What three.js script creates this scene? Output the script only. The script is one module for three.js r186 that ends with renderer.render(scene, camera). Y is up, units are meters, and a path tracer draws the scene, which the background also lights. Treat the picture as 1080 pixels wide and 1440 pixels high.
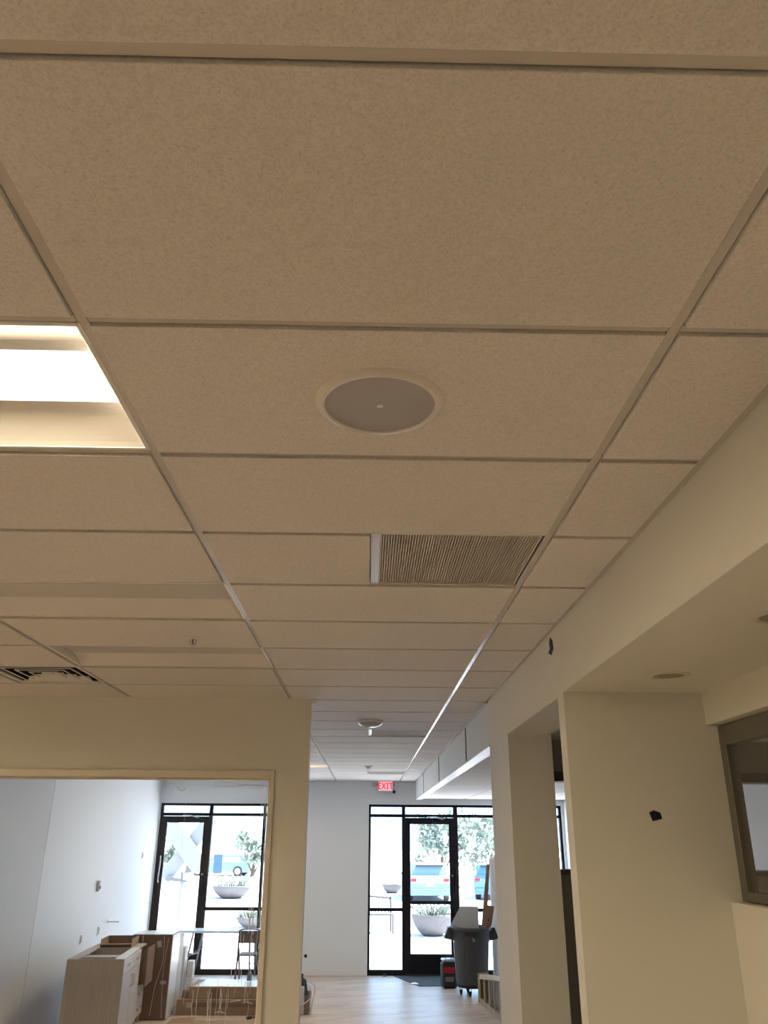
import * as THREE from 'three';
import { ConvexGeometry } from 'three/addons/geometries/ConvexGeometry.js';
import { TextGeometry } from 'three/addons/geometries/TextGeometry.js';
import { FontLoader } from 'three/addons/loaders/FontLoader.js';
import { RectAreaLightUniformsLib } from 'three/addons/lights/RectAreaLightUniformsLib.js';
import { mergeGeometries } from 'three/addons/utils/BufferGeometryUtils.js';

// ---------------------------------------------------------------- camera, sky, sun, exposure
// Coordinates: x to the right, y up, d metres into the building (three's z is -d).
const H = 3.274;                                    // main ceiling height
const CAM = { x: 0.596, y: 2.3, d: -0.7615, f: 1120.67, pitch: 0.38575, yaw: 0.017777, roll: -0.006652 };
const scene = new THREE.Scene();
const camera = new THREE.PerspectiveCamera(2 * Math.atan(720 / CAM.f) * 180 / Math.PI, 1080 / 1440, 0.05, 400);
{
  const { pitch: p, yaw: w, roll: r } = CAM, c = Math.cos, s = Math.sin;
  const right0 = new THREE.Vector3(c(w), 0, s(w)), fwd0 = new THREE.Vector3(s(w), 0, -c(w));
  const fwd = fwd0.clone().multiplyScalar(c(p)).add(new THREE.Vector3(0, s(p), 0));
  const up0 = fwd0.clone().multiplyScalar(-s(p)).add(new THREE.Vector3(0, c(p), 0));
  const right = right0.clone().multiplyScalar(c(r)).addScaledVector(up0, -s(r));
  const up = right0.clone().multiplyScalar(s(r)).addScaledVector(up0, c(r));
  camera.quaternion.setFromRotationMatrix(new THREE.Matrix4().makeBasis(right, up, fwd.clone().negate()));
  camera.position.set(CAM.x, CAM.y, -CAM.d);
}
scene.background = new THREE.Color(0.56, 0.87, 1.26);
scene.backgroundIntensity = 3.9;
const sun = new THREE.DirectionalLight(new THREE.Color(0.98, 0.99, 1.0), 42);
sun.position.set(30, 60, -15 - 2); sun.target.position.set(0, 0, -15);
sun.name = 'sun'; sun.castShadow = true;
Object.assign(sun.shadow.camera, { left: -60, right: 60, top: 60, bottom: -60, near: 1, far: 200 });
sun.shadow.mapSize.set(2048, 2048);
scene.add(sun, sun.target);
const renderer = new THREE.WebGLRenderer({ antialias: true });
renderer.toneMapping = THREE.LinearToneMapping;
renderer.toneMappingExposure = 1.0;
renderer.shadowMap.enabled = true;
RectAreaLightUniformsLib.init();
const LAMP = new THREE.Color(1, 0.82, 0.53);        // warm white of the recessed troffers
const LAMP_LEVEL = 50;

// ---------------------------------------------------------------- helpers
let seed = 12345;
const rnd = () => { seed = (seed * 1664525 + 1013904223) >>> 0; return seed / 4294967296; };
const rr = (a, b) => a + (b - a) * rnd();
const used = {};
function numbered(n) { const k = used[n] = (used[n] ?? -1) + 1; return k ? n + '_' + String(k).padStart(3, '0') : n; }
function metric(g0, swap) {                         // uv in metres, from position and the way each face points
  const g = g0.index ? g0.toNonIndexed() : g0, p = g.attributes.position, uv = new Float32Array(p.count * 2);
  const a = new THREE.Vector3(), b = new THREE.Vector3(), c = new THREE.Vector3();
  for (let i = 0; i < p.count; i += 3) {
    a.fromBufferAttribute(p, i); b.fromBufferAttribute(p, i + 1); c.fromBufferAttribute(p, i + 2);
    const n = b.clone().sub(a).cross(c.clone().sub(a)), ax = Math.abs(n.x), ay = Math.abs(n.y), az = Math.abs(n.z);
    [a, b, c].forEach((q, j) => {
      let u = q.x, v = q.y;
      if (ay >= ax && ay >= az) { u = q.x; v = -q.z; } else if (ax >= az) { u = -q.z; v = q.y; }
      uv[(i + j) * 2] = swap ? v : u; uv[(i + j) * 2 + 1] = swap ? u : v;
    });
  }
  g.setAttribute('uv', new THREE.BufferAttribute(uv, 2));
  if (!g.attributes.normal) g.computeVertexNormals();
  for (const k of Object.keys(g.attributes)) if (!['position', 'normal', 'uv'].includes(k)) g.deleteAttribute(k);
  g.clearGroups?.();
  return g;
}
// a box between x0..x1, y0..y1, d0..d1 with chamfered edges
function B(x0, x1, y0, y1, d0, d1, bev = 0, swap = false) {
  if (bev <= 0) {
    const g = new THREE.BoxGeometry(x1 - x0, y1 - y0, d1 - d0);
    g.translate((x0 + x1) / 2, (y0 + y1) / 2, -(d0 + d1) / 2);
    return metric(g, swap);
  }
  const pts = [], w = [x0, x1], h = [y0, y1], z = [-d1, -d0];
  for (let i = 0; i < 2; i++) for (let j = 0; j < 2; j++) for (let k = 0; k < 2; k++) {
    const sx = i ? -bev : bev, sy = j ? -bev : bev, sz = k ? -bev : bev;
    pts.push(new THREE.Vector3(w[i], h[j] + sy, z[k] + sz), new THREE.Vector3(w[i] + sx, h[j], z[k] + sz), new THREE.Vector3(w[i] + sx, h[j] + sy, z[k]));
  }
  return metric(new ConvexGeometry(pts), swap);
}
const merge = (a) => mergeGeometries(a.map((g) => { const q = g.index ? g.toNonIndexed() : g; for (const k of Object.keys(q.attributes)) if (!['position', 'normal', 'uv'].includes(k)) q.deleteAttribute(k); return q; }), false);
const hull = (pts) => metric(new ConvexGeometry(pts.map(([x, y, d]) => new THREE.Vector3(x, y, -d))));
function rod(a, b, r, seg = 8, r2 = r) {            // a straight round bar between two (x, y, d) points
  const A = new THREE.Vector3(a[0], a[1], -a[2]), C = new THREE.Vector3(b[0], b[1], -b[2]), v = C.clone().sub(A);
  const g = new THREE.CylinderGeometry(r2, r, v.length(), seg);
  g.applyQuaternion(new THREE.Quaternion().setFromUnitVectors(new THREE.Vector3(0, 1, 0), v.clone().normalize()));
  g.translate((A.x + C.x) / 2, (A.y + C.y) / 2, (A.z + C.z) / 2);
  return g.toNonIndexed();
}
function bar(a, b, w, t, bev = 0.002) {             // a rectangular bar between two points
  const A = new THREE.Vector3(a[0], a[1], -a[2]), C = new THREE.Vector3(b[0], b[1], -b[2]), v = C.clone().sub(A), L = v.length();
  const g = B(-w / 2, w / 2, -L / 2, L / 2, -t / 2, t / 2, bev);
  g.applyQuaternion(new THREE.Quaternion().setFromUnitVectors(new THREE.Vector3(0, 1, 0), v.normalize()));
  g.translate((A.x + C.x) / 2, (A.y + C.y) / 2, (A.z + C.z) / 2);
  return g;
}
function tube(pts, r, seg = 20, rad = 6) {
  const c = new THREE.CatmullRomCurve3(pts.map(([x, y, d]) => new THREE.Vector3(x, y, -d)));
  return new THREE.TubeGeometry(c, seg, r, rad, false).toNonIndexed();
}
const lathe = (pts, seg = 48) => new THREE.LatheGeometry(pts.map(([r, y]) => new THREE.Vector2(r, y)), seg).toNonIndexed();
function along(pts, x0, x1, opt = {}) {             // a closed (d, y) outline swept along x
  const s = new THREE.Shape(pts.map(([d, y]) => new THREE.Vector2(d, y)));
  const g = new THREE.ExtrudeGeometry(s, { depth: x1 - x0, bevelEnabled: false, ...opt });
  g.rotateY(Math.PI / 2); g.translate(x0, 0, 0);
  return metric(g);
}
function mesh(name, geo, m, parent, at) {
  const g = Array.isArray(geo) ? (geo.length > 1 ? merge(geo) : geo[0]) : geo;
  const o = new THREE.Mesh(g, m); o.name = parent ? name : numbered(name);
  if (at) o.position.set(at[0], at[1], -at[2]);
  o.castShadow = o.receiveShadow = true;
  (parent ?? scene).add(o);
  return o;
}
function tag(o, label, category, group) { o.userData = { label, category }; if (group) o.userData.group = group; return o; }
function thing(name, label, category, [x, y, d] = [0, 0, 0], turn = 0, group) {
  const o = new THREE.Group(); o.name = numbered(name); o.position.set(x, y, -d); o.rotation.y = turn; scene.add(o);
  return tag(o, label, category, group);
}
function setting(name, label, category) {
  const o = new THREE.Group(); o.name = numbered(name); scene.add(o);
  o.userData = { kind: 'structure', label, category };
  return o;
}
function struct(name, geo, m, label, category) { const o = mesh(name, geo, m); o.userData = { kind: 'structure', label, category }; return o; }

// ---------------------------------------------------------------- procedural textures
function vnoise(per, s0) {                          // periodic value noise on a per x per lattice
  const t = new Float32Array(per * per); let s = s0;
  for (let i = 0; i < t.length; i++) { s = (s * 1664525 + 1013904223) >>> 0; t[i] = s / 4294967296; }
  return (u, v) => {
    const x = ((u % 1) + 1) % 1 * per, y = ((v % 1) + 1) % 1 * per, xi = Math.floor(x), yi = Math.floor(y);
    let fx = x - xi, fy = y - yi; fx = fx * fx * (3 - 2 * fx); fy = fy * fy * (3 - 2 * fy);
    const g = (i, j) => t[(j % per) * per + (i % per)];
    return (g(xi, yi) * (1 - fx) + g(xi + 1, yi) * fx) * (1 - fy) + (g(xi, yi + 1) * (1 - fx) + g(xi + 1, yi + 1) * fx) * fy;
  };
}
function tex(n, metres, fn, srgb) {                 // fn(u, v) gives a grey or [r, g, b], 0..1
  const d = new Uint8Array(n * n * 4);
  for (let j = 0; j < n; j++) for (let i = 0; i < n; i++) {
    const c = fn((i + 0.5) / n, (j + 0.5) / n), k = (j * n + i) * 4;
    for (let q = 0; q < 3; q++) d[k + q] = Math.max(0, Math.min(255, 255 * (c.length ? c[q] : c)));
    d[k + 3] = 255;
  }
  const t = new THREE.DataTexture(d, n, n); t.wrapS = t.wrapT = THREE.RepeatWrapping; t.magFilter = THREE.LinearFilter; t.minFilter = THREE.LinearMipmapLinearFilter; t.generateMipmaps = true;
  if (srgb) t.colorSpace = THREE.SRGBColorSpace;
  const [mx, my] = metres.length ? metres : [metres, metres];
  t.repeat.set(1 / mx, 1 / my); t.needsUpdate = true;
  return t;
}
const n8 = vnoise(8, 1), n16 = vnoise(16, 2), n32 = vnoise(32, 3), n64 = vnoise(64, 4), n128 = vnoise(128, 5), n4 = vnoise(4, 6), n200 = vnoise(200, 7);
const M = (r, g, b, rough = 0.8, o = {}) => { const { phys, ...rest } = o; const m = new (phys ? THREE.MeshPhysicalMaterial : THREE.MeshStandardMaterial)({ roughness: rough, ...rest }); m.color.setRGB(r, g, b); return m; };
const speck = (u, v) => {                           // mineral-fibre tile: soft mottling with small dark fissures
  const f = 0.45 * n128(u, v) + 0.35 * n200(v, u) + 0.2 * n64(u, v);
  const pit = n200(u + 0.31, v + 0.17) * n128(v + 0.2, u) > 0.66 ? 0.16 : 0;
  return 0.86 + 0.34 * (f - 0.5) - pit;
};
const tileColor = tex(512, 0.42, (u, v) => Math.min(1, speck(u, v) * 1.1)), tileBump = tex(512, 0.42, (u, v) => 0.5 + 0.9 * (speck(u, v) - 0.86));
const peel = tex(256, 0.22, (u, v) => 0.5 + 0.5 * (n64(u, v) - 0.5) + 0.4 * (n32(u, v) - 0.5));
const paperFib = tex(256, 0.5, (u, v) => { const k = 0.88 + 0.1 * (n16(u, v * 2) - 0.5) + 0.12 * (n128(u * 0.5, v) - 0.5); return [k, k, k]; });
const grain = (u, v) => 0.55 * n64(u, v * 0.06) + 0.3 * n128(u, v * 0.12) + 0.15 * n8(u, v);
const laminate = tex(256, [0.4, 1.2], (u, v) => { const k = 0.84 + 0.24 * (grain(u, v) - 0.5); return [k, k, k]; });
const plankFn = (u, v) => {                         // eight boards across, staggered ends
  const row = Math.floor(v * 8), off = [0, 0.37, 0.71, 0.18, 0.55, 0.86, 0.3, 0.63][row], x = (u + off) % 1, board = row * 2 + Math.floor(x * 2);
  const tone = [0, 0.09, -0.05, 0.05, -0.09, 0.03, 0.1, -0.03, 0.06, -0.08, 0.01, 0.08, -0.06, 0.04, -0.02, 0.07][board % 16];
  const fv = v * 8 - row, fu = (x * 2) % 1, seam = fv < 0.025 || fu < 0.004 ? 0.72 : 1;
  const k = (0.8 + tone + 0.26 * (n64(u * 0.12 + row * 0.13, v) - 0.5) + 0.2 * (n128(u * 0.1 + board * 0.21, v) - 0.5)) * seam;
  return [k, k * (0.985 - 0.1 * tone), k * (0.97 - 0.2 * tone)];
};
const plankMap = tex(1024, [2.44, 1.44], plankFn);
const plankBump = tex(512, [2.44, 1.44], (u, v) => { const row = Math.floor(v * 8), fv = v * 8 - row; return fv < 0.03 ? 0.2 : 0.6 + 0.2 * (n128(u * 0.1, v) - 0.5); });
plankMap.rotation = plankBump.rotation = 0.32;
const concrete = tex(256, 3, (u, v) => { const k = 0.86 + 0.14 * (n16(u, v) - 0.5) + 0.14 * (n128(u, v) - 0.5); return [k, k, k]; });
const weave = tex(128, 0.1, (u, v) => { const k = 0.7 + 0.3 * n64(u, v); return [k, k, k]; });
const perf = tex(256, 0.016, (u, v) => { const a = (u * 8) % 1 - 0.5, b = (v * 8) % 1 - 0.5; const k = a * a + b * b < 0.1 ? 0.7 : 1; return [k, k, k]; });
const camo = (u, v) => 0.8 + 0.3 * (n16(u, v) - 0.5);

// ---------------------------------------------------------------- materials
const mTile = [0, 1, 2].map((i) => M(0.82 - 0.012 * i, 0.787 - 0.012 * i, 0.765 - 0.014 * i, 0.95, { map: tileColor, bumpMap: tileBump, bumpScale: 0.0007 }));
const mTee = M(0.62, 0.59, 0.565, 0.22);
const mWall = M(0.80, 0.785, 0.725, 0.75, { bumpMap: peel, bumpScale: 0.0002 });
const mWhiteWall = M(0.79, 0.81, 0.82, 0.6, { bumpMap: peel, bumpScale: 0.0002 });
const mFrameTan = M(0.78, 0.73, 0.63, 0.45);
const mFrameBrown = M(0.15, 0.14, 0.115, 0.5);
const mBlack = M(0.012, 0.012, 0.016, 0.6, { phys: true, specularIntensity: 0.35 });
const mGlass = M(1, 1, 1, 0.02, { phys: true, transmission: 1, thickness: 0, ior: 1.5, specularIntensity: 0.6 });
const mFloor = M(0.66, 0.555, 0.48, 0.37, { phys: true, specularIntensity: 0.65, map: plankMap, bumpMap: plankBump, bumpScale: 0.0004 });
const mMetalWhite = M(0.82, 0.80, 0.785, 0.35);
const mReflector = M(0.8, 0.775, 0.76, 0.45);
const mLensOff = M(0.62, 0.59, 0.57, 0.5);
const mLensOn = M(0.9, 0.88, 0.84, 0.5, { emissive: new THREE.Color(1, 0.94, 0.82), emissiveIntensity: 2.2 });
const mGrilleGrey = M(0.49, 0.47, 0.5, 0.6, { map: perf });
const mDark = M(0.015, 0.014, 0.013, 0.7);
const mPlastic = M(0.78, 0.78, 0.76, 0.4);
const mSteel = M(0.6, 0.6, 0.6, 0.3, { metalness: 0.9 });
const mCard = M(0.36, 0.235, 0.15, 0.85, { map: paperFib });
const mCard2 = M(0.42, 0.29, 0.19, 0.85, { map: paperFib });
const mCardDark = M(0.24, 0.14, 0.095, 0.85, { map: paperFib });
const mTapeTan = M(0.32, 0.2, 0.11, 0.3);
const mLam = M(0.66, 0.55, 0.45, 0.55, { map: laminate });
const mLamLight = M(0.62, 0.55, 0.5, 0.45, { map: laminate });
const mFilm = M(0.93, 0.95, 0.96, 0.95, { phys: true, transmission: 0.5, thickness: 0 });
const mGreyBin = M(0.047, 0.053, 0.06, 0.5);
const mRubber = M(0.02, 0.02, 0.022, 0.7);
const mConcrete = M(0.55, 0.55, 0.55, 0.9, { map: concrete });
const mPlanter = M(0.13, 0.122, 0.122, 0.9, { map: concrete });
const mLeaf = M(0.19, 0.225, 0.18, 0.7, { side: THREE.DoubleSide });
const mBark = M(0.12, 0.09, 0.06, 0.9);
const mWhitePaint = M(0.8, 0.81, 0.82, 0.4);
const mNavyTape = M(0.006, 0.008, 0.03, 0.6);

// ---------------------------------------------------------------- the building shell
const TOP = 3.45, BACK = -5, END = 15.4;
struct('floor', B(-6.2, 4.45, -0.15, 0, BACK - 0.1, END + 0.15), mFloor, 'pale brown wood-look plank floor shining in the daylight from the doors', 'floor');
struct('ceiling_slab', B(-6.3, 4.6, TOP, 3.7, BACK - 0.2, END + 0.2), M(0.3, 0.3, 0.3, 0.9), 'roof deck above the suspended ceiling', 'ceiling');
struct('wall_back', B(-6.2, 4.45, 0, TOP, BACK - 0.12, BACK), mWall, 'wall behind the camera', 'wall');
struct('wall_left', B(-6.22, -6.1, 0, TOP, BACK, 9.97), mWall, 'left outer wall of the room', 'wall');
// partition with the interior window
const WX0 = -3.3, WX1 = -0.088, WY0 = 0.86, WY1 = 2.739;
struct('wall_partition', [
  B(WX1, 0.16, 0, TOP, 5.44, 5.56), B(WX0, WX1, WY1, TOP, 5.44, 5.56), B(WX0, WX1, 0, WY0, 5.44, 5.56), B(-6.1, WX0, 0, TOP, 5.44, 5.56),
], mWall, 'tan painted partition wall around the large interior window', 'wall');
struct('wall_jog', hull([[-3.32, 0, 9.87], [-3.32, TOP, 9.87], [-3.44, 0, 9.9], [-3.44, TOP, 9.9], [-3.75, 0, 5.56], [-3.75, TOP, 5.56], [-3.87, 0, 5.56], [-3.87, TOP, 5.56]]), mWhiteWall, 'bluish white slanted wall at far left behind the interior window', 'wall');
struct('wall_left_far', B(-3.44, -3.32, 0, TOP, 9.88, END), mWhiteWall, 'white side wall beside the left glass door', 'wall');
const SL0 = -3.3, SL1 = -0.9, SR0 = 0.636, SR1 = 4.3, SH = 2.85;
struct('wall_far', [
  B(-3.44, SL0, 0, TOP, END, END + 0.15), B(SL0, SL1, SH, TOP, END, END + 0.15), B(SL1, SR0, 0, TOP, END, END + 0.15), B(SR0, SR1, SH, TOP, END, END + 0.15), B(SR1, 4.45, 0, TOP, END, END + 0.15),
], mWhiteWall, 'pale grey far wall between the two storefront windows', 'wall');
struct('baseboard_far', B(SL1, SR0, 0, 0.09, END - 0.014, END, 0.003), mMetalWhite, 'low white baseboard along the far wall', 'baseboard');
// right side: fascia over the alcove, pillar, doorway head, wall stub
struct('wall_right', [
  B(1.53, 1.65, 2.945, TOP, -1.2, 3.09), B(1.53, 2.31, 0, TOP, 3.09, 3.21), B(1.53, 1.82, 2.935, TOP, 3.21, 4.71), B(1.53, 1.82, 0, TOP, 4.71, 5.55), B(1.53, 1.65, 0, TOP, BACK, -1.2),
], mWall, 'painted right wall with the alcove and the tall doorway', 'wall');
struct('ceiling_alcove', B(1.65, 2.2, 2.945, 3.04, -1.2, 3.09), mWall, 'painted drywall soffit over the alcove', 'ceiling');
const AY0 = 2.04, AY1 = 2.793, AD0 = 1.1;
struct('wall_alcove', [
  B(2.2, 2.31, 0, AY0, -1.2, 3.09), B(2.2, 2.31, AY1, TOP, -1.2, 3.09), B(2.2, 2.31, AY0, AY1, -1.2, AD0), B(1.65, 2.31, 0, TOP, -1.32, -1.2),
], mWall, 'side wall of the alcove below and above its window', 'wall');
struct('wall_right_far', B(4.35, 4.47, 0, TOP, BACK, END), mWhiteWall, 'white right outer wall of the side room', 'wall');
struct('ceiling_side_room', B(1.82, 4.35, 2.965, 3.05, -1.3, 5.35), mWall, 'plain ceiling of the dark side room', 'ceiling');
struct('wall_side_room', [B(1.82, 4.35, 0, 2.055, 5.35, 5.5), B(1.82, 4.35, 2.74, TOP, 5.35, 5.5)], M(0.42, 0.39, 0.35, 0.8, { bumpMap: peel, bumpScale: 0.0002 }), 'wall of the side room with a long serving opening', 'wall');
struct('trim_1', [B(1.82, 4.35, 2.675, 2.74, 5.33, 5.52, 0.004), B(1.82, 4.35, 2.055, 2.085, 5.32, 5.53, 0.004)], mFrameBrown, 'brown frame of the serving opening', 'trim');
{ // bulkhead beyond the stub, in ten-foot panels, with shiny angle trims
  const g = setting('wall_bulkhead', 'white panelled bulkhead running to the far wall under the ceiling', 'wall');
  mesh('core', B(1.536, 1.63, 2.95, TOP, 5.55, END), mDark, g);
  for (const [a, b] of [[5.553, 7.05], [7.058, 10.1], [10.108, 13.15], [13.158, END]]) {
    mesh('panel', B(1.53, 1.545, 2.952, 3.262, a, b, 0.0015), mWhiteWall, g);
    if (b < END) mesh('joint_strip', B(1.5215, 1.531, 2.953, 3.262, b + 0.001, b + 0.009), M(0.16, 0.16, 0.16, 0.6), g);
    mesh('bottom_trim', B(1.522, 1.634, 2.936, 2.952, a, b - 0.002, 0.002), mMetalWhite, g);
    mesh('top_trim', B(1.506, 1.532, 3.262, 3.276, a, b - 0.002, 0.001), mTee, g);
  }
}
// ---------------------------------------------------------------- suspended ceilings: every tile and tee a piece
const S = 0.6096, W = 1.2192;
{
  const c = setting('ceiling', 'suspended ceiling of speckled off-white tiles in a white tee grid', 'ceiling');
  const cells = [];                                 // [x0, x1, row] of every full cell that holds a tile
  const special = new Set(['-1,1', '-1,4', '-1,6', '-1,19', '-3,1', '-3,4', '-5,1']);   // troffers
  const isOut = (k, r) => (k < -3 && r > 8) || (r < -8);
  const share = {};
  const tileGeo = (w, l, v) => share[[w.toFixed(3), l.toFixed(3), v]] ??= (() => { const g = B(-w / 2, w / 2, 0, 0.017, -l / 2, l / 2, 0.0012); const u = g.attributes.uv; for (let i = 0; i < u.count; i++) u.setXY(i, u.getX(i) + v * 0.137, u.getY(i) + v * 0.211); return g; })();
  const putTile = (x0, x1, d0, d1, v) => {
    const e = 0.0145, w = x1 - x0 - 2 * e, l = d1 - d0 - 2 * e;
    mesh('ceiling_tile', tileGeo(w, l, v % 3), mTile[(v * 7 + 3) % 3], c, [(x0 + x1) / 2, H - 0.008, (d0 + d1) / 2]);
  };
  let v = 0;
  for (let r = -8; r <= 25; r++) for (let k = -5; k <= 1; k++) {
    if (isOut(k, r)) continue;
    const d0 = r * S, d1 = Math.min((r + 1) * S, END + 0.012), x0 = k * W, x1 = k === 1 ? 1.518 : (k + 1) * W;
    v++;
    if (special.has(k + ',' + r)) continue;
    if (k === 0 && (r === 3 || r === 12 || r === 21)) { putTile(0, 0.6096, d0, d1, v); continue; }
    if (k === -2 && r === 7) { putTile(-2 * W, -1.8288, d0, d1, v); continue; }
    putTile(x0, x1, d0, d1, v);
  }
  for (let k = -5; k <= 1; k++) {                   // main tees run the length of the room
    const far = k < -2 ? 5.44 : END;
    mesh('main_tee', B(k * W - 0.012, k * W + 0.012, H, H + 0.03, BACK, far, 0.001), mTee, c);
  }
  const ct = B(0.0125, W - 0.0125, H + 0.0004, H + 0.03, -0.012, 0.012, 0.001), cs = B(0.0125, 1.506 - W, H + 0.0004, H + 0.03, -0.012, 0.012, 0.001);
  for (let r = -8; r <= 25; r++) for (let k = -5; k <= 1; k++) if (!isOut(k, r)) mesh('cross_tee', k === 1 ? cs : ct, mTee, c, [k * W, 0, r * S]);
  for (const r of [3, 12, 21]) mesh('short_tee', B(-0.012, 0.022, H, H + 0.03, 0.0125, S - 0.0125, 0.001), mTee, c, [0.6096, 0, r * S]);
  mesh('short_tee', B(-0.012, 0.012, H, H + 0.03, 0.0125, S - 0.0125, 0.001), mTee, c, [-1.8288, 0, 7 * S]);
  mesh('wall_angle', B(1.506, 1.53, H - 0.001, H + 0.022, BACK, 5.55, 0.001), mTee, c);
  mesh('wall_angle', B(-6.1, 0.16, H - 0.002, H + 0.022, 5.424, 5.44, 0.001), mTee, c);
  mesh('wall_angle', B(-3.3, 1.53, H - 0.001, H + 0.022, END - 0.022, END, 0.001), mTee, c);
}
{
  const LH = 2.962, c = setting('ceiling_low', 'lower tiled ceiling right of the bulkhead', 'ceiling');
  const xs = [1.634, 2 * W, 3 * W, 4.35];
  const share = {};
  for (let i = 0; i < 3; i++) for (let r = 9; r <= 25; r++) {
    const d0 = Math.max(r * S, 5.5), d1 = Math.min((r + 1) * S, END), w = xs[i + 1] - xs[i] - 0.029, l = d1 - d0 - 0.029;
    if (l < 0.05) continue;
    const g = share[i + ':' + l.toFixed(3)] ??= B(-w / 2, w / 2, 0, 0.017, -l / 2, l / 2, 0.0012);
    mesh('ceiling_tile', g, mTile[(i + r) % 3], c, [(xs[i] + xs[i + 1]) / 2, LH - 0.008, (d0 + d1) / 2]);
    if (r > 9) mesh('cross_tee', share['t' + i] ??= B(-w / 2 - 0.002, w / 2 + 0.002, LH, LH + 0.03, -0.012, 0.012, 0.001), mTee, c, [(xs[i] + xs[i + 1]) / 2, 0, r * S]);
  }
  for (const x of [xs[1], xs[2]]) mesh('main_tee', B(x - 0.012, x + 0.012, LH, LH + 0.03, 5.5, END, 0.001), mTee, c);
}
// ---------------------------------------------------------------- windows and glass doors
{ // interior window of the partition
  const w = setting('window_1', 'large interior window with a tan metal frame and shreds of protective film', 'window');
  const jamb = (g) => mesh('frame', g, mFrameTan, w);
  jamb(B(WX1 - 0.034, WX1, WY0, WY1, 5.418, 5.575, 0.003)); jamb(B(WX0, WX0 + 0.034, WY0, WY1, 5.418, 5.575, 0.003));
  jamb(B(WX0 + 0.034, WX1 - 0.034, WY1 - 0.052, WY1, 5.418, 5.575, 0.003)); jamb(B(WX0 + 0.034, WX1 - 0.034, WY0, WY0 + 0.05, 5.418, 5.575, 0.003));
  jamb([B(WX0 + 0.034, WX1 - 0.034, WY1 - 0.066, WY1 - 0.052, 5.48, 5.52, 0.002), B(WX1 - 0.046, WX1 - 0.034, WY0 + 0.05, WY1 - 0.052, 5.48, 5.52, 0.002)]);
  mesh('pane', B(WX0 + 0.03, WX1 - 0.03, WY0 + 0.04, WY1 - 0.046, 5.497, 5.503), mGlass, w);
  // torn film left on the glass: strands at the lower right, wisps under the head
  const f = [];
  const strand = (x, y0, y1, r) => { const p = []; let xx = x; for (let i = 0; i <= 5; i++) { p.push([xx, y0 + (y1 - y0) * i / 5, 5.492]); xx += rr(-0.006, 0.006); } f.push(tube(p, r, 12, 5)); };
  for (let i = 0; i < 11; i++) { const y = rr(1.62, 1.95); strand(rr(-0.32, -0.14), y, y - rr(0.12, 0.34), rr(0.0011, 0.0024)); }
  for (let i = 0; i < 18; i++) { const y = rr(1.28, 1.4); strand(rr(-0.62, -0.15), y, y - rr(0.06, 0.28), rr(0.001, 0.002)); }
  for (let i = 0; i < 5; i++) { const y = rr(2.5, 2.655); strand(-0.13 - 0.013 * i, y, y - rr(0.05, 0.24), rr(0.0016, 0.003)); }
  strand(-0.84, 2.66, 2.54, 0.0014); strand(-0.74, 2.66, 2.2, 0.0007); strand(-0.145, 2.5, 1.7, 0.0016);
  for (let i = 0; i < 16; i++) { const x = rr(-0.9, -0.16), y = rr(2.63, 2.665); f.push(tube([[x, y, 5.492], [x + rr(0.01, 0.05), y - rr(0, 0.015), 5.49], [x + rr(0.05, 0.12), y + rr(-0.01, 0.008), 5.492]], rr(0.0012, 0.0028), 10, 5)); }
  f.push(tube([[-0.81, 2.625, 5.492], [-0.79, 2.605, 5.49], [-0.76, 2.6, 5.492], [-0.745, 2.62, 5.492]], 0.004, 14, 5), tube([[-0.19, 2.61, 5.492], [-0.165, 2.64, 5.49], [-0.14, 2.62, 5.492]], 0.003, 12, 5));
  for (let i = 0; i < 6; i++) { const x = rr(-0.5, -0.16), y = rr(1.1, 1.3); f.push(tube([[x, y, 5.492], [x + 0.03, y + 0.006, 5.489], [x + 0.07, y + rr(-0.01, 0.01), 5.492]], 0.0022, 10, 5)); }
  const o = mesh('film_shreds', f, mFilm, w); o.userData = { kind: 'stuff', label: 'white shreds of torn protective film stuck to the glass' };
}
{ // alcove window
  const w = setting('window_2', 'dark framed window in the alcove wall looking into the side room', 'window');
  const x0 = 2.25, x1 = 2.302, e = 0.06;
  const y0 = AY0 + 0.004, y1 = AY1 - 0.004;
  mesh('frame', B(x0, x1, y0, y1, 3.09 - 0.064, 3.088, 0.003), mFrameBrown, w); mesh('frame', B(x0, x1, y0, y1, AD0 + 0.002, AD0 + e, 0.003), mFrameBrown, w);
  mesh('frame', B(x0, x1, 2.697, y1, AD0 + e, 3.026, 0.003), mFrameBrown, w); mesh('frame', B(x0, x1, y0, 2.085, AD0 + e, 3.026, 0.003), mFrameBrown, w);
  mesh('pane', B(2.262, 2.268, 2.08, 2.702, AD0 + e - 0.004, 3.03), mGlass, w);
}
function storefront(root, x0, x1, bays, doorBay) {
  const F = (g) => mesh('frame', g, mBlack, root), a = END + 0.02, b = END + 0.13, gl = END + 0.075;
  F(B(x0, x1, SH - 0.045, SH, a, b, 0.003)); F(B(x0, x0 + 0.042, 0, SH, a, b, 0.003)); F(B(x1 - 0.042, x1, 0, SH, a, b, 0.003));
  for (let i = 1; i < bays.length - 1; i++) F(B(bays[i][0], bays[i][1], 0, SH - 0.045, a, b, 0.003));
  for (let i = 0; i < bays.length - 1; i++) {
    const p = bays[i][1], q = bays[i + 1][0];
    mesh('pane', B(p, q, 2.68, 2.81, gl, gl + 0.006), mGlass, root);
    F(B(p, q, 2.625, 2.68, a, b, 0.003));
    if (i === doorBay) continue;
    F(B(p, q, 1.02, 1.075, a, b, 0.003)); F(B(p, q, 0, 0.085, a, b, 0.003));
    mesh('pane', B(p, q, 0.08, 1.022, gl, gl + 0.006), mGlass, root); mesh('pane', B(p, q, 1.073, 2.627, gl, gl + 0.006), mGlass, root);
  }
}
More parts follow.
